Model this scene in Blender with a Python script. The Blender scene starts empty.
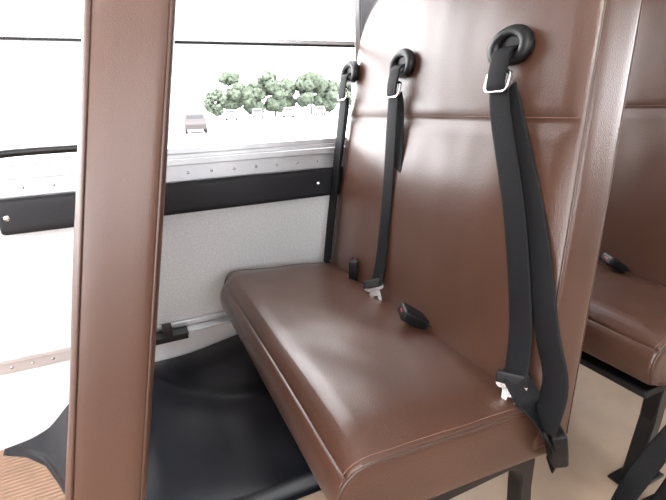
import bpy, bmesh, math, random
from mathutils import Vector, Matrix, noise
random.seed(4)
scene=bpy.context.scene
scene.view_settings.view_transform='Standard'
COL=scene.collection
CZ=1.02
# ---------------------------------------------------------------- materials
def mat(name,col,rough=.5,metal=0,var=0,vscale=8,bump=0,bscale=200,btype='noise',spec=.5,coat=0,col2=None,coatr=.2):
    m=bpy.data.materials.new(name);m.use_nodes=True
    nt=m.node_tree;N=nt.nodes;L=nt.links
    b=N['Principled BSDF'];b.inputs['Base Color'].default_value=(*col,1)
    b.inputs['Roughness'].default_value=rough;b.inputs['Metallic'].default_value=metal
    b.inputs['Specular IOR Level'].default_value=spec
    b.inputs['Coat Weight'].default_value=coat;b.inputs['Coat Roughness'].default_value=coatr
    tc=N.new('ShaderNodeTexCoord')
    if var or col2:
        n=N.new('ShaderNodeTexNoise');n.inputs['Scale'].default_value=vscale;n.inputs['Detail'].default_value=6
        L.new(tc.outputs['Object'],n.inputs['Vector'])
        r=N.new('ShaderNodeValToRGB');r.color_ramp.elements[0].position=.35;r.color_ramp.elements[1].position=.68
        c2=col2 if col2 else tuple(min(1,c*(1+var)) for c in col)
        c1=col if col2 else tuple(c*(1-var) for c in col)
        r.color_ramp.elements[0].color=(*c1,1);r.color_ramp.elements[1].color=(*c2,1)
        L.new(n.outputs['Fac'],r.inputs['Fac']);L.new(r.outputs['Color'],b.inputs['Base Color'])
    if bump:
        if btype=='voronoi':
            t=N.new('ShaderNodeTexVoronoi');t.feature='SMOOTH_F1';out=t.outputs['Distance']
        elif btype=='wave':
            t=N.new('ShaderNodeTexWave');t.bands_direction='Y';out=t.outputs['Fac']
        else:
            t=N.new('ShaderNodeTexNoise');t.inputs['Detail'].default_value=4;out=t.outputs['Fac']
        t.inputs['Scale'].default_value=bscale
        L.new(tc.outputs['Object'],t.inputs['Vector'])
        bp=N.new('ShaderNodeBump');bp.inputs['Strength'].default_value=bump;bp.inputs['Distance'].default_value=.002
        L.new(out,bp.inputs['Height']);L.new(bp.outputs['Normal'],b.inputs['Normal'])
    return m
M_vinyl=mat('brown_vinyl',(.072,.033,.0215),.31,var=.12,vscale=5,bump=.20,bscale=420,btype='voronoi',spec=.62)
M_vinylb=mat('brown_vinyl_barrier',(.080,.038,.025),.34,var=.10,vscale=5,bump=.12,bscale=700,btype='voronoi',spec=.6)
M_welt=mat('brown_welt',(.06,.03,.02),.35)
M_thread=mat('seam_thread',(.16,.085,.06),.6)
M_web=mat('belt_webbing',(.006,.006,.007),.7,bump=.4,bscale=500,spec=.2)
M_blk=mat('black_plastic',(.006,.006,.007),.42,spec=.3)
M_blks=mat('black_steel',(.006,.006,.007),.4,spec=.4)
M_cover=mat('black_rubber_cover',(.007,.008,.012),.37,bump=.15,bscale=300)
M_pad=mat('black_pad',(.009,.009,.012),.5,bump=.3,bscale=350,btype='voronoi',spec=.35)
M_chrome=mat('chrome',(.75,.75,.77),.18,1)
M_red=mat('red_button',(.4,.012,.01),.4)
M_alum=mat('aluminium',(.60,.61,.63),.35,.7,var=.08)
M_grey=mat('grey_post_paint',(.16,.165,.18),.45)
M_panel=mat('galvanised_panel',(.60,.61,.62),.5,.0,col2=(.73,.735,.74),vscale=160,bump=.1,bscale=120)
M_white=mat('white_paint',(.75,.75,.76),.5)
M_floor=mat('beige_vinyl_floor',(.46,.34,.25),.45,var=.10,vscale=6,bump=.1,bscale=60)
M_rib=mat('ribbed_rubber',(.33,.20,.13),.5,var=.1,vscale=20,bump=1,bscale=20,btype='wave')
M_asph=mat('parking_lot',(.42,.41,.40),.9,var=.1,vscale=.3)
M_leaf=mat('foliage',(.075,.095,.065),.8,var=.30,vscale=.8)
M_bark=mat('bark',(.09,.08,.07),.9)
M_ceil=mat('ceiling_paint',(.7,.7,.7),.6)
M_glassdark=mat('car_glass',(.04,.04,.045),.2)
M_tyre=mat('tyre',(.03,.03,.03),.8)

# ---------------------------------------------------------------- helpers
def empty(name,loc=(0,0,0)):
    e=bpy.data.objects.new(name,None);e.empty_display_size=.05;e.location=loc;COL.objects.link(e);return e
def obj(name,verts,faces,m,parent=None,smooth=True,loc=(0,0,0)):
    me=bpy.data.meshes.new(name);me.from_pydata([tuple(v) for v in verts],[],faces)
    bm=bmesh.new();bm.from_mesh(me);bmesh.ops.recalc_face_normals(bm,faces=bm.faces);bm.to_mesh(me);bm.free()
    for p in me.polygons:p.use_smooth=smooth
    me.materials.append(m)
    o=bpy.data.objects.new(name,me);COL.objects.link(o);o.location=loc
    if parent:o.parent=parent
    return o
def axis(lo,hi,r,n,extra=()):
    c=[lo,lo+r*.25,lo+r*.55,lo+r]+[lo+r+(hi-lo-2*r)*i/n for i in range(1,n)]+[hi-r,hi-r*.55,hi-r*.25,hi]
    c+=[e for e in extra if lo+r<e<hi-r]
    c=sorted(c);o=[c[0]]
    for v in c[1:]:
        if v-o[-1]>1e-4:o.append(v)
    return o
def roundp(p,lo,hi,r):
    q=Vector([min(max(p[i],lo[i]+r),hi[i]-r) for i in range(3)]);v=Vector(p)-q
    L=v.length
    if L>1e-9:v*=max(abs(v.x),abs(v.y),abs(v.z))/L
    return q+v
def soft_box(name,lo,hi,r,n,m,parent=None,deform=None,extra=((),(),()),mx=None):
    A=[axis(lo[i],hi[i],r,n[i],extra[i]) for i in range(3)]
    nx,ny,nz=[len(a) for a in A];idx={};V=[];F=[]
    def v(i,j,k):
        if (i,j,k) not in idx:
            p=roundp((A[0][i],A[1][j],A[2][k]),lo,hi,r)
            if deform:p=deform(p)
            if mx:p=mx@p
            idx[(i,j,k)]=len(V);V.append(p)
        return idx[(i,j,k)]
    for i in range(nx-1):
        for j in range(ny-1):
            for k in (0,nz-1):F.append((v(i,j,k),v(i+1,j,k),v(i+1,j+1,k),v(i,j+1,k)))
    for i in range(nx-1):
        for k in range(nz-1):
            for j in (0,ny-1):F.append((v(i,j,k),v(i+1,j,k),v(i+1,j,k+1),v(i,j,k+1)))
    for j in range(ny-1):
        for k in range(nz-1):
            for i in (0,nx-1):F.append((v(i,j,k),v(i,j+1,k),v(i,j+1,k+1),v(i,j,k+1)))
    return obj(name,V,F,m,parent)
def boxes(name,bl,m,parent=None,bev=0):
    V=[];F=[]
    for lo,hi in bl:
        b=len(V)
        for z in (lo[2],hi[2]):
            for x,y in ((lo[0],lo[1]),(hi[0],lo[1]),(hi[0],hi[1]),(lo[0],hi[1])):V.append((x,y,z))
        F+=[tuple(b+i for i in f) for f in ((0,1,2,3),(4,5,6,7),(0,1,5,4),(1,2,6,5),(2,3,7,6),(3,0,4,7))]
    o=obj(name,V,F,m,parent,False)
    if bev:
        md=o.modifiers.new('bevel','BEVEL');md.width=bev;md.segments=2
    return o
def smoothpath(P,n=8):
    P=[Vector(p) for p in P];out=[]
    for i in range(len(P)-1):
        p0=P[max(i-1,0)];p1=P[i];p2=P[i+1];p3=P[min(i+2,len(P)-1)]
        for k in range(n):
            t=k/n
            out.append(.5*((2*p1)+(p2-p0)*t+(2*p0-5*p1+4*p2-p3)*t*t+(3*p1-p0-3*p2+p3)*t**3))
    out.append(P[-1]);return out
def tube(name,P,r,m,parent=None,closed=False,sm=0,ns=8):
    P=smoothpath(P,sm) if sm else [Vector(p) for p in P]
    n=len(P);V=[];F=[];up=None
    for i,p in enumerate(P):
        if closed:t=P[(i+1)%n]-P[i-1]
        else:t=P[min(i+1,n-1)]-P[max(i-1,0)]
        t.normalize()
        if up is None:
            up=Vector((0,0,1)) if abs(t.z)<.9 else Vector((1,0,0))
        a=t.cross(up)
        if a.length<1e-5:a=t.orthogonal()
        a.normalize();b=a.cross(t).normalized();up=b
        for k in range(ns):
            an=2*math.pi*k/ns;V.append(p+a*math.cos(an)*r+b*math.sin(an)*r)
    for i in range(n if closed else n-1):
        for k in range(ns):
            j=(i+1)%n;F.append((i*ns+k,i*ns+(k+1)%ns,j*ns+(k+1)%ns,j*ns+k))
    if not closed:F+=[tuple(range(ns)),tuple(range((n-1)*ns,n*ns))]
    return obj(name,V,F,m,parent)
def ribbon(name,P,W,w,th,m,parent=None,sm=10):
    PP=smoothpath(P,sm);WW=smoothpath(W,sm);V=[];F=[];n=len(PP)
    for i,p in enumerate(PP):
        t=(PP[min(i+1,n-1)]-PP[max(i-1,0)]).normalized();a=WW[i];a=(a-t*a.dot(t)).normalized();b=a.cross(t)
        for s,q in ((-1,-.5),(-1,.5),(-.8,1),(.8,1),(1,.5),(1,-.5),(.8,-1),(-.8,-1)):
            V.append(p+a*(s*w/2)+b*(q*th/2))
    for i in range(n-1):
        for k in range(8):F.append((i*8+k,i*8+(k+1)%8,(i+1)*8+(k+1)%8,(i+1)*8+k))
    F+=[tuple(range(8)),tuple(range((n-1)*8,n*8))]
    return obj(name,V,F,m,parent)
def rr(w,h,r,n=6,cx=0,cy=0):
    out=[]
    for sx,sy,a0 in ((1,1,0),(-1,1,90),(-1,-1,180),(1,-1,270)):
        for k in range(n+1):
            a=math.radians(a0+90*k/n);out.append((cx+sx*(w/2-r)+r*math.cos(a),cy+sy*(h/2-r)+r*math.sin(a)))
    return out
def ringplate(name,rings,th,m,mx,parent=None,bow=0):
    V=[];F=[]
    for O,I in rings:
        n=len(O);b=len(V)
        for z in (-th/2,th/2):
            for p in O:V.append(mx@Vector((p[0],p[1],z+bow*p[1]*p[1])))
            for p in I:V.append(mx@Vector((p[0],p[1],z+bow*p[1]*p[1])))
        for k in range(n):
            j=(k+1)%n
            o0,o1,i0,i1=b+k,b+j,b+n+k,b+n+j
            F+=[(o0,o1,i1,i0),(o0+2*n,o1+2*n,i1+2*n,i0+2*n),(o0,o1,o1+2*n,o0+2*n),(i0,i1,i1+2*n,i0+2*n)]
    return obj(name,V,F,m,parent,False)
def frame(o,xd,yd):
    x=Vector(xd).normalized();z=x.cross(Vector(yd)).normalized();y=z.cross(x)
    M=Matrix((x,y,z)).transposed().to_4x4();M.translation=Vector(o);return M
def sstep(t):
    t=max(0,min(1,t));return t*t*(3-2*t)

# ---------------------------------------------------------------- seat
YN,YF=.476,1.435;ZT=1.345;ZSE=.973;TH=.10;SL=.178;X0=.638
def make_backdef(y0,y1,z0,zt,R,th,sl,xb,taper,seam,A):
    def D(p):
        x,y,z=p
        d=min(y-y0,y1-y,zt-z)
        if seam:d=min(d,abs(z-seam)*1.3+.012)
        puff=A*sstep(d/.05)
        if seam and z<seam:
            puff+=.010*sstep((y-y0)/.2)*sstep((y1-y)/.2)*sstep((seam-z)/.15)
        if z>zt-R:
            for c,s in ((y0+R,-1),(y1-R,1)):
                if (y-c)*s>0:
                    dy=y-c;dz=z-(zt-R);L=math.hypot(dy,dz)
                    if L>1e-9:
                        f=max(abs(dy),abs(dz))/L;y=c+dy*f;z=zt-R+dz*f
        w=1-x/th
        nz=(noise.noise(Vector((y*5,z*5,3.1)))*.004+noise.noise(Vector((y*16,z*9,1.1)))*.0012)*sstep(d/.04)
        x=x-(puff+nz)*w+ (puff*.6)*(1-w)
        x+=xb+sl*(z-.45)
        y+=taper*(z-.45)*(1-(y-y0)/(y1-y0))
        return Vector((x,y,z))
    return D
def seat(loc,nm='bench_seat',mirror=False):
    P=empty(nm,loc)
    if mirror:P.scale=(1,-1,1)
    D=make_backdef(YN,YF,.36,ZT,.18,TH,SL,X0,.105,ZSE,.008)
    ex=[ZSE+e for e in (-.04,-.025,-.014,-.007,-.003,0,.003,.007,.014,.025,.04)]
    soft_box('seatback',(0,YN,.36),(TH,YF,ZT),.014,(4,44,44),M_vinyl,P,D,((),(YN+.03,YN+.05,YF-.03,YF-.05),ex))
    g=.002
    tube('seatback_seam',[D(Vector((g,YN+.012+(YF-YN-.024)*i/30,ZSE))) for i in range(31)],.0022,M_welt,P,ns=6)
    tube('seatback_stitch',[D(Vector((-.0004,YN+.012+(YF-YN-.024)*i/60,ZSE+.009))) for i in range(61)],.0009,M_thread,P,ns=5)
    for xx,nn in ((.004,'front'),(TH-.004,'rear')):
        path=[(xx,YN+.004,.37+(ZT-.374)*i/40) for i in range(40)]+[(xx,YN+.004+(YF-YN-.008)*i/40,ZT-.004) for i in range(41)]+[(xx,YF-.004,ZT-.004-(ZT-.374)*i/40) for i in range(1,41)]
        tube('welt_'+nn,[D(Vector(q)) for q in path],.003,M_welt,P,ns=6)
    lo=Vector((.205,YN-.004,.335));hi=Vector((.70,1.42,.462))
    def C(p):
        x,y,z=p
        d=min(y-lo.y,hi.y-y,(x-lo.x)*1.2,.66-x)
        wt=(z-lo.z)/(hi.z-lo.z)
        puff=(.014*sstep(d/.09)+noise.noise(Vector((x*7,y*5,1)))*.005+noise.noise(Vector((x*18,y*12,4)))*.0015)*wt
        R=.068
        if x<lo.x+R:
            dx=x-(lo.x+R)
            for cz,s in ((hi.z-R,1),(lo.z+.054,-1)):
                if (z-cz)*s>0:
                    dz=z-cz;L=math.hypot(dx,dz)
                    if L>1e-9:
                        f=max(abs(dx),abs(dz))/L;x=lo.x+R+dx*f;z=cz+dz*f
        R=.08
        if x<lo.x+R:
            dx=x-(lo.x+R)
            cy=hi.y-R
            if y>cy:
                dy=y-cy;L=math.hypot(dx,dy)
                if L>1e-9:
                    f=max(abs(dx),abs(dy))/L;x=lo.x+R+dx*f;y=cy+dy*f
        z+=puff+.036*(.634-x)/.41
        return Vector((x,y,z))
    soft_box('cushion',lo,hi,.012,(26,44,6),M_vinyl,P,C,((lo.x+.02,lo.x+.035,lo.x+.05),(),()))
    for yy,s in ((lo.y+.004,'aisle'),(hi.y-.004,'wall')):
        path=[(lo.x+.004,yy,lo.z+.02+(hi.z-lo.z-.024)*i/8) for i in range(8)]+[(lo.x+.004+(.45)*i/30,yy,hi.z-.004) for i in range(31)]
        tube('cushion_welt_'+s,[C(Vector(q)) for q in path],.0036,M_welt,P,ns=6)
    path=[(lo.x+.004,lo.y+.016,lo.z+.02+(hi.z-lo.z-.02)*i/8) for i in range(8)]+[(lo.x+.004+(.43)*i/60,lo.y+.016,hi.z) for i in range(61)]
    tube('cushion_stitch',[C(Vector(q)) for q in path],.0009,M_thread,P,ns=5)
    boxes('cushion_pan',[((.25,YN+.02,.325),(.70,1.40,.345))],M_blks,P,.004)
    xa,xb=.36,.70
    A7=[i*math.pi/12 for i in range(7)]
    O=[(xa-.03,0),(xa,.20)]+[(xa+.05-.05*math.cos(a),.275+.05*math.sin(a)) for a in A7]
    O+=[(xb-.05+.05*math.sin(a),.275+.05*math.cos(a)) for a in A7]+[(xb,.2),(xb+.02,0)]
    I=[(xa+.010,0),(xa+.035,.20)]+[(xa+.085-.05*math.cos(a),.225+.05*math.sin(a)) for a in A7]
    I+=[(xb-.085+.05*math.sin(a),.225+.05*math.cos(a)) for a in A7]+[(xb-.035,.2),(xb-.020,0)]
    V=[];F=[];n=len(O)
    for y in (.515,.555):
        V+=[(a,y,b) for a,b in O]+[(a,y,b) for a,b in I]
    for k in range(n-1):
        F+=[(k,k+1,n+k+1,n+k),(2*n+k,2*n+k+1,3*n+k+1,3*n+k),(k,k+1,2*n+k+1,2*n+k),(n+k,n+k+1,3*n+k+1,3*n+k)]
    F+=[(0,n,3*n,2*n),(n-1,2*n-1,4*n-1,3*n-1)]
    o=obj('pedestal_leg',V,F,M_blks,P,False);md=o.modifiers.new('b','BEVEL');md.width=.004
    boxes('foot_plate',[((.30,.50,.0),(.44,.57,.008)),((.63,.50,.0),(.76,.57,.008))],M_blks,P,.002)
    boxes('wall_bracket',[((.28,1.40,.30),(.68,1.476,.335))],M_blks,P,.003)
    return P
def fx(z,off=0):return X0-.012+SL*(z-.45)-off
def belt(dx,ya,s1,s2,nm='seat_belt',buckle=None,tongue=None,extra=None):
    P=empty(nm,(dx,0,0))
    z=1.116;o=Vector((fx(z,.012),ya,z))
    V=[];F=[];n=36;k=10
    for i in range(n):
        a=2*math.pi*i/n
        for j in range(k):
            b=2*math.pi*j/k
            rad=.040+.015*math.cos(b)
            yy=rad*math.cos(a)*1.04;zz=rad*math.sin(a)*.76;zz=max(zz,-.030+.004*math.sin(b))
            xx=-.012*math.sin(b)
            V.append((o.x+xx+SL*zz,o.y+yy,o.z+zz))
    for i in range(n):
        for j in range(k):F.append((i*k+j,i*k+(j+1)%k,((i+1)%n)*k+(j+1)%k,((i+1)%n)*k+j))
    obj('belt_guide',V,F,M_blk,P)
    boxes('guide_plate',[((fx(z)-.010,ya-.036,z-.024),(fx(z)+.010,ya+.036,z+.024))],M_blk,P,.003)
    Y=Vector((0,1,0))
    ribbon('guide_loop',[(fx(1.12,.004),ya,1.118),(fx(1.108,.028),ya,1.108),(fx(1.09,.032),ya-.001,1.088),(fx(1.05,.034),ya-.003,1.050),(fx(1.03,.03),ya-.004,1.035)],[Y]*5,.049,.005,M_web,P)
    c=Vector((fx(1.052,.028),ya-.003,1.052));mx=frame(c,(0,1,.0),(SL+.10,0,1))
    ringplate('chrome_slider',[(rr(.066,.044,.014),rr(.052,.030,.008,cy=.001))],.006,M_chrome,mx,P)
    for i,(S,off) in enumerate(((s1,.02),(s2,.008))):
        pts=[];W=[]
        for q in S:
            y,zz=q[0],q[1];of=q[2] if len(q)>2 else off
            pts.append((fx(zz,of),y,zz));W.append(Vector(q[3]) if len(q)>3 else Y)
        ribbon('webbing_%d'%(i+1),pts,W,.052,.003,M_web,P)
    if extra:
        ribbon('lap_webbing',extra[0],[Vector(q) for q in extra[1]],.050,.003,M_web,P)
    if tongue:
        c,xd,yd=tongue
        mx=frame(c,xd,yd)
        ringplate('latch_tongue',[(rr(.056,.026,.008),rr(.042,.009,.003)),(rr(.032,.042,.006,cy=-.032),rr(.013,.014,.002,cy=-.036))],.004,M_chrome,mx,P)
        soft_box('tongue_grip',Vector((-.029,-.003,-.006)),Vector((.029,.020,.006)),.003,(4,3,2),M_blk,P,mx=mx)
    if buckle:
        for c,xd,yd,st in buckle:
            mx=frame(c,xd,yd)
            def tp(p):return Vector((p.x*(1-.18*sstep((-p.y)/.03)),p.y,p.z))
            soft_box('buckle_body',Vector((-.026,-.039,-.015)),Vector((.026,.039,.015)),.007,(5,6,3),M_blk,P,tp,mx=mx)
            soft_box('buckle_button',Vector((-.009,.035,-.002)),Vector((.009,.0395,.004)),.002,(3,2,2),M_red,P,mx=mx)
            if st:
                e=Vector(st);b=mx@Vector((0,-.03,0))
                ribbon('buckle_stalk',[b,(b+e)/2+Vector((0,0,.008)),e],[Vector(xd)]*3,.036,.004,M_web,P)
    return P

def three_belts(dx):
    belt(dx,.722,[(.716,1.04,.024),(.698,.98),(.616,.80,.014),(.546,.62,.016),(.516,.535,.03),(.514,.515,.036)],
        [(.704,1.04,.016),(.678,.98),(.578,.80,.004),(.494,.62,.008),(.450,.53,.006),(.446,.44,.012)],
        tongue=((fx(.505,.040),.511,.506),(.55,-.8,.05),(.25,0,1)),
        buckle=[((.655,.445,.39),(.5,.86,0),(-.25,-.1,.9),(.66,.455,.33))],
        extra=([(fx(.515,.034),.510,.520),(fx(.495,.030),.487,.495),(fx(.46,.02),.460,.462),(.645,.445,.40)],[(.2,.6,.8),(.2,.6,.8),(.3,.7,.6),(.5,.7,.3)]))
    belt(dx,1.110,[(1.108,1.04,.024),(1.105,.98),(1.085,.80,.012),(1.060,.62,.014),(1.045,.54,.022),(1.042,.515,.03)],
        [(1.104,1.04,.016),(1.09,.98),(1.058,.80,.004),(1.035,.62,.004),(1.02,.50,.004),(1.02,.47,.004)],
        tongue=((fx(.505,.036),1.038,.508),(.8,-.55,.25),(.45,.2,.85)),
        buckle=[((.598,.835,.500),(.35,.93,.1),(-.78,.28,.55),(.655,.79,.46)),])
    belt(dx,1.425,[(1.424,1.04,.024),(1.428,.98),(1.432,.80,.014),(1.428,.62,.012),(1.42,.5,.012),(1.415,.46,.012)],
        [(1.424,1.04,.016),(1.43,.98),(1.44,.80,.004),(1.436,.62,.004),(1.43,.5,.004),(1.425,.47,.004)],
        buckle=[((.622,1.205,.500),(.6,.8,0),(.15,.15,.95),(.655,1.21,.46))])
PITCH=.78
for i in range(3):
    seat((i*PITCH,0,0));three_belts(i*PITCH)
for i in range(3):
    seat((i*PITCH+.0,0,0),mirror=True)

# ---------------------------------------------------------------- crash barrier
def barrier(mirror=False):
    P=empty('crash_barrier')
    if mirror:P.scale=(1,-1,1)
    DB=make_backdef(YN,YF,.27,ZT,.18,.090,.215,-.083-.045-.215*.14,.105,None,.004)
    soft_box('barrier_pad',(0,YN,.27),(.090,YF,ZT),.018,(4,20,26),M_vinylb,P,DB)
    for xx,nn in ((.006,'front'),(.084,'rear')):
        path=[(xx,YN+.003,.28+(ZT-.284)*i/40) for i in range(40)]+[(xx,YN+.004+(YF-YN-.008)*i/40,ZT-.004) for i in range(41)]
        tube('barrier_welt_'+nn,[DB(Vector(q)) for q in path],.002,M_welt,P,ns=6)
    boxes('barrier_posts',[((-.19,YN+.04,0),(-.15,YN+.08,.30)),((-.22,YN+.02,0),(-.12,YN+.10,.008))],M_blks,P,.003)
    boxes('barrier_wall_mount',[((-.17,YF-.03,.30),(-.09,1.492,.34))],M_blks,P,.003)
barrier();barrier(True)

# ---------------------------------------------------------------- bus shell
XA,XB=-1.9,3.3;YW=1.50;YO=-1.50;ZC=1.86
boxes('floor',[((XA,YO,-.05),(XB,YW,0))],M_floor)
boxes('ribbed_floor_mat',[((XA,YO+.02,0.0),(-.20,YW-.01,.004))],M_rib)
posts=[.81+.84*i for i in range(-3,3)]
ZS,ZH=.885,1.56
def wall(name,y0,y1):
    bl=[((XA,y0,-.05),(XB,y1,ZS)),((XA,y0,ZH),(XB,y1,ZC))]
    for p in posts:
        if XA<p<XB-.1:bl.append(((p,y0,ZS),(p+.10,y1,ZH)))
    return boxes(name,bl,M_white)
wall('wall_left',YW,YW+.05)
wall('wall_right',YO-.05,YO)
boxes('wall_rear',[((XB,YO,-.05),(XB+.05,YW,.95)),((XB,YO,1.6),(XB+.05,YW,ZC))],M_white)
boxes('wall_front',[((XA-.05,YO,-.05),(XA,YW,.75)),((XA-.05,YO,1.65),(XA,YW,ZC)),((XA-.05,-.04,.75),(XA,.04,1.65))],M_white)
boxes('ceiling',[((XA-.05,YO-.05,ZC),(XB+.05,YW+.05,ZC+.04))],M_ceil)
boxes('wall_panel',[((XA,YW-.006,.32),(XB,YW,.70))],M_panel)
boxes('trim_1',[((XA,YW-.022,.302),(XB,YW,.320)),((XA,YW-.008,.265),(XB,YW,.302))],M_alum,None,.002)
boxes('trim_2',[((XA,YW-.010,.800),(XB,YW,.852)),((XA,YW-.030,.852),(XB,YW+.01,.872)),((XA,YW-.014,.872),(XB,YW+.02,.885))],M_alum,None,.002)
boxes('trim_3',[((p+.004,YW-.012,ZS+.004),(p+.096,YW,ZH)) for p in posts],M_grey,None,.003)
def rivets(name,pts,r=.005):
    V=[];F=[]
    for c in pts:
        b=len(V);n=8
        for rad,h in ((1,0),(.85,.5),(.45,.85)):
            for k in range(n):
                a=2*math.pi*k/n;V.append((c[0]+r*rad*math.cos(a),c[1]-r*h*.7,c[2]+r*rad*math.sin(a)))
        for q in range(2):
            for k in range(n):F.append((b+q*n+k,b+q*n+(k+1)%n,b+(q+1)*n+(k+1)%n,b+(q+1)*n+k))
        F.append(tuple(b+2*n+k for k in range(n)))
    return obj(name,V,F,M_chrome)
rivets('rivets',[(XA+.05+i*.055,YW-.008,.283) for i in range(92)]+[(XA+.05+i*.075,YW-.010,.826) for i in range(66)])
# padded rail
P=empty('padded_rail')
soft_box('pad',Vector((-.350,YW-.034,.698)),Vector((XB,YW-.002,.799)),.012,(60,3,6),M_pad,P,lambda p:p+Vector((0,noise.noise(Vector((p.x*4,0,p.z*9)))*.003,0)))
tube('pad_welt',[(-.34,YW-.033,.714),(XB,YW-.033,.714)],.002,M_pad,P,ns=6)
for xx in (-.325,.62):
    n=14
    VV=[(xx,YW-.041,.748)]+[(xx+.008*math.cos(2*math.pi*k/n),YW-.036,.748+.008*math.sin(2*math.pi*k/n)) for k in range(n)]
    obj('screw_cap',VV,[(0,1+k,1+(k+1)%n) for k in range(n)],M_chrome,P)
# grab rail in front of window near the stepwell
P=empty('grab_rail')
tube('rail_tube',[(-.02,1.46,.925),(-.2,1.46,.925),(-.30,1.46,.922),(-.345,1.465,.912),(-.37,1.475,.89),(-.375,1.49,.868)],.011,M_blks,P,sm=8,ns=12)
tube('rail_stub',[(-.06,1.46,.925),(-.06,1.475,.885),(-.06,1.485,.872)],.009,M_blks,P)
# windows
wi=1
for p in posts[:-1]:
    x0,x1=p+.10,p+.84
    P=empty('window_%d'%wi);wi+=1
    y0,y1=YW-.006,YW+.03
    fr=.018
    boxes('frame',[((x0,y0,ZS),(x1,y1,ZS+fr)),((x0,y0,ZH-fr),(x1,y1,ZH)),((x0,y0,ZS+fr),(x0+fr,y1,ZH-fr)),((x1-fr,y0,ZS+fr),(x1,y1,ZH-fr))],M_alum,P,.002)
    boxes('sash_bar',[((x0+fr,y0+.004,1.212),(x1-fr,y1-.004,1.226))],M_alum,P,.002)
    boxes('gasket',[((x0+fr,y0+.002,1.206),(x1-fr,y1-.01,1.212))],M_blk,P)
# seat-track bracket at wall
P=empty('seat_track_bracket')
boxes('plate',[((-.03,YW-.075,.292),(.10,YW-.022,.300)),((-.03,YW-.030,.255),(.10,YW-.022,.300)),((.02,YW-.085,.300),(.05,YW-.03,.33))],M_blks,P,.002)
boxes('track',[((.10,YW-.06,.292),(.26,YW-.022,.300))],M_alum,P,.002)
# ---------------------------------------------------------------- wheel-well cover
NX,NY=120,60;V=[];F=[]
xa,xb=-.50,1.05
FT=[(-.50,1.475),(-.43,1.43),(-.37,1.36),(-.33,1.27),(-.29,1.17),(-.2,1.04),(-.05,.95),(.15,.905),(.4,.90),(1.1,.90)]
def foot(x):
    for (a,b),(c,d) in zip(FT,FT[1:]):
        if x<=c:return b+(d-b)*(x-a)/(c-a)
    return .90
def cz(x,y):
    y0=foot(x);d=y-y0
    H=.012+.165*sstep((x+.54)/.34)+.045*sstep((x-.05)/.35)
    z=.006+H*(.14*sstep(d/.03)+.51*sstep((d-.01)/.28)+.35*sstep((d-.2)/.35))
    q=math.hypot((x-.60)*.8,(y-1.60)*1.15)-.56
    z+=.014*math.exp(-(q/.035)**2)*sstep(d/.1)*sstep((1.50-y)/.05)*sstep((x+.2)/.2)
    z+=noise.noise(Vector((x*4,y*4,2)))*.004*sstep(d/.1)
    return z
for i in range(NX+1):
    x=xa+(xb-xa)*i/NX;y0=foot(x)
    for j in range(NY+1):
        y=y0+(YW-.010-y0)*(j/NY)**1.3
        V.append((x,y,cz(x,y)))
for i in range(NX):
    for j in range(NY):
        a=i*(NY+1)+j;F.append((a,a+1,a+NY+2,a+NY+1))
b=len(V)
for i in range(NX+1):V.append((xa+(xb-xa)*i/NX,foot(xa+(xb-xa)*i/NX)-.012,.0045))
for i in range(NX):F.append((i*(NY+1),(i+1)*(NY+1),b+i+1,b+i))
obj('wheel_well_cover',V,F,M_cover)
# ---------------------------------------------------------------- loose belt hanging from second seat
P=empty('seat_belt')
ribbon('webbing_1',[(1.20,.455,.315),(1.12,.450,.255),(1.02,.450,.19),(.955,.450,.13),(.930,.455,.06),(.96,.460,.012),(1.12,.45,.006)],[Vector((.2,.6,.6))]*3+[Vector((.3,.9,.3))]*4,.047,.003,M_web,P)
ribbon('webbing_2',[(1.22,.425,.315),(1.16,.42,.20),(1.06,.41,.12),(1.00,.41,.06),(1.01,.41,.018),(1.15,.40,.010)],[Vector((.3,.8,.3))]*6,.047,.003,M_web,P)

# ---------------------------------------------------------------- outside
GZ=-1.0
boxes('parking_lot_ground',[((-300,1.9,GZ-.1),(300,320,GZ)),((-300,-200,GZ-.1),(300,-1.9,GZ))],M_asph)
def tree(x,y,h,w):
    P=empty('tree',(x,y,GZ))
    tube('trunk',[(0,0,0),(.1,0,h*.25),(0,.1,h*.5)],h*.03,M_bark,P,sm=3)
    bm=bmesh.new()
    for k in range(18):
        a=random.uniform(0,6.28);zz=random.uniform(.22,.92)*h
        env=math.sin(math.pi*min(1,max(.1,(zz/h-.1)/.95)))
        rr_=random.uniform(.1,.36)*w*env
        r=w*random.uniform(.13,.21)
        m=Matrix.Translation((rr_*math.cos(a),rr_*math.sin(a),zz))@Matrix.Diagonal((r,r,r*.9,1))
        bmesh.ops.create_icosphere(bm,subdivisions=3,radius=1,matrix=m)
    for v in bm.verts:
        c=v.co*1.9+Vector((x,y,0))
        v.co+=Vector((noise.noise(c),noise.noise(c+Vector((9,0,3))),noise.noise(c*2.2)))*.6
    me=bpy.data.meshes.new('foliage');bm.to_mesh(me);bm.free()
    me.materials.append(M_leaf)
    for p in me.polygons:p.use_smooth=True
    o=bpy.data.objects.new('foliage',me);COL.objects.link(o);o.parent=P
for (x,y,h,w) in [(16.5,86,5.6,4.5),(20,88,8.2,6),(24,88,6.6,6),(28.5,88,8.6,7),(32.5,92,7,6.5),(37,90,8.2,7.5),(43,94,7,7),(50,96,7.5,8),(60,98,8,9),(-30,100,5,6)]:
    tree(x,y,h,w)
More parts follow.
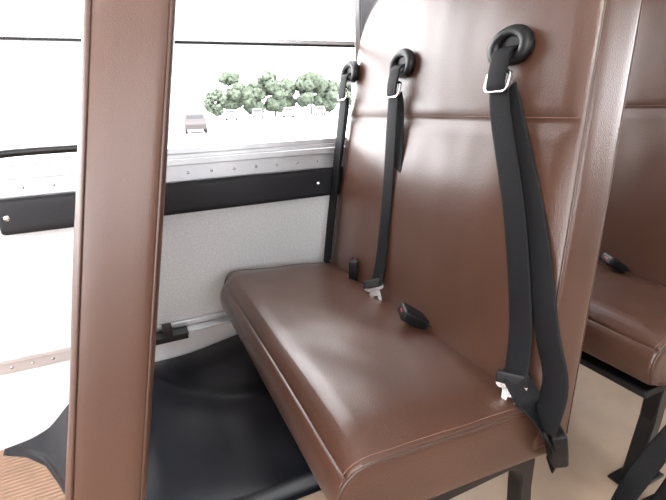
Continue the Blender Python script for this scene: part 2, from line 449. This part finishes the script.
def car(x,y,rot,colr):
    P=empty('car',(x,y,GZ));P.rotation_euler=(0,0,rot)
    m=mat('car_paint',colr,.3)
    prof=[(-2.2,.35),(-2.25,.8),(-2.1,1.0),(-1.9,1.6),(-1.6,1.72),(.3,1.72),(1.0,1.12),(2.0,1.0),(2.2,.8),(2.2,.35)]
    V=[];n=len(prof)
    for yy in (-.9,.9):
        for a,b in prof:V.append((a,yy*(1 if b<1.15 else .82),b))
    F=[tuple(range(n)),tuple(range(n,2*n))]+[(i,(i+1)%n,n+(i+1)%n,n+i) for i in range(n)]
    o=obj('body',V,F,m,P,False);md=o.modifiers.new('b','BEVEL');md.width=.06;md.segments=2
    boxes('side_windows',[((-1.7,-.84,1.15),(.25,.84,1.58))],M_glassdark,P)
    boxes('rear_glass',[((-2.03,-.65,1.1),(-1.9,.65,1.5))],M_glassdark,P)
    for wx in (-1.4,1.4):
        for wy in (-.82,.82):
            tube('wheel',[(wx,wy-.1,.35),(wx,wy+.1,.35)],.35,M_tyre,P,ns=20)
car(6.1,42,1.45,(.05,.04,.04))
car(17,76,1.3,(.25,.25,.28));car(22,78,1.3,(.1,.1,.11));car(28,79,1.3,(.5,.5,.5));car(35,81,1.3,(.14,.10,.10));car(41,82,1.3,(.3,.3,.32))

# ---------------------------------------------------------------- light
w=bpy.data.worlds.new('World');scene.world=w;w.use_nodes=True
nt=w.node_tree;bg=nt.nodes['Background']
bg.inputs['Color'].default_value=(.97,.98,1,1);bg.inputs['Strength'].default_value=12
P=empty('added_fill_lamp',(-.20,.10,ZC))  # unseen fill lamp, added to brighten the top of the barrier
V=[];F=[]
for i in range(7):
    a=i/6*math.pi/2
    for k in range(24):
        t=2*math.pi*k/24;V.append((.09*math.cos(a)*math.cos(t),.09*math.cos(a)*math.sin(t),-.035*math.sin(a)))
for i in range(6):
    for k in range(24):F.append((i*24+k,i*24+(k+1)%24,(i+1)*24+(k+1)%24,(i+1)*24+k))
obj('lens',V,F,M_white,P)  # dome-shaped shell of the added fill lamp
ld=bpy.data.lights.new('fill_light','POINT');ld.energy=30;ld.shadow_soft_size=.08;ld.color=(1,.96,.91)
lo_=bpy.data.objects.new('fill_light',ld);COL.objects.link(lo_);lo_.parent=P;lo_.location=(0,0,-.13)
# ---------------------------------------------------------------- camera
f,yaw,pit,rol=440.5,.427,.32,-.035
F=Vector((math.sin(yaw)*math.cos(pit),math.cos(yaw)*math.cos(pit),-math.sin(pit)))
R=Vector((math.cos(yaw),-math.sin(yaw),0));U=R.cross(F)
R2=R*math.cos(rol)+U*math.sin(rol);U2=-R*math.sin(rol)+U*math.cos(rol)
cd=bpy.data.cameras.new('camera');co=bpy.data.objects.new('camera',cd);COL.objects.link(co)
M=Matrix((R2,U2,-F)).transposed().to_4x4();M.translation=(0,0,CZ);co.matrix_world=M
cd.sensor_width=36;cd.lens=36*f/666;cd.clip_start=.02;cd.clip_end=1000
scene.camera=co
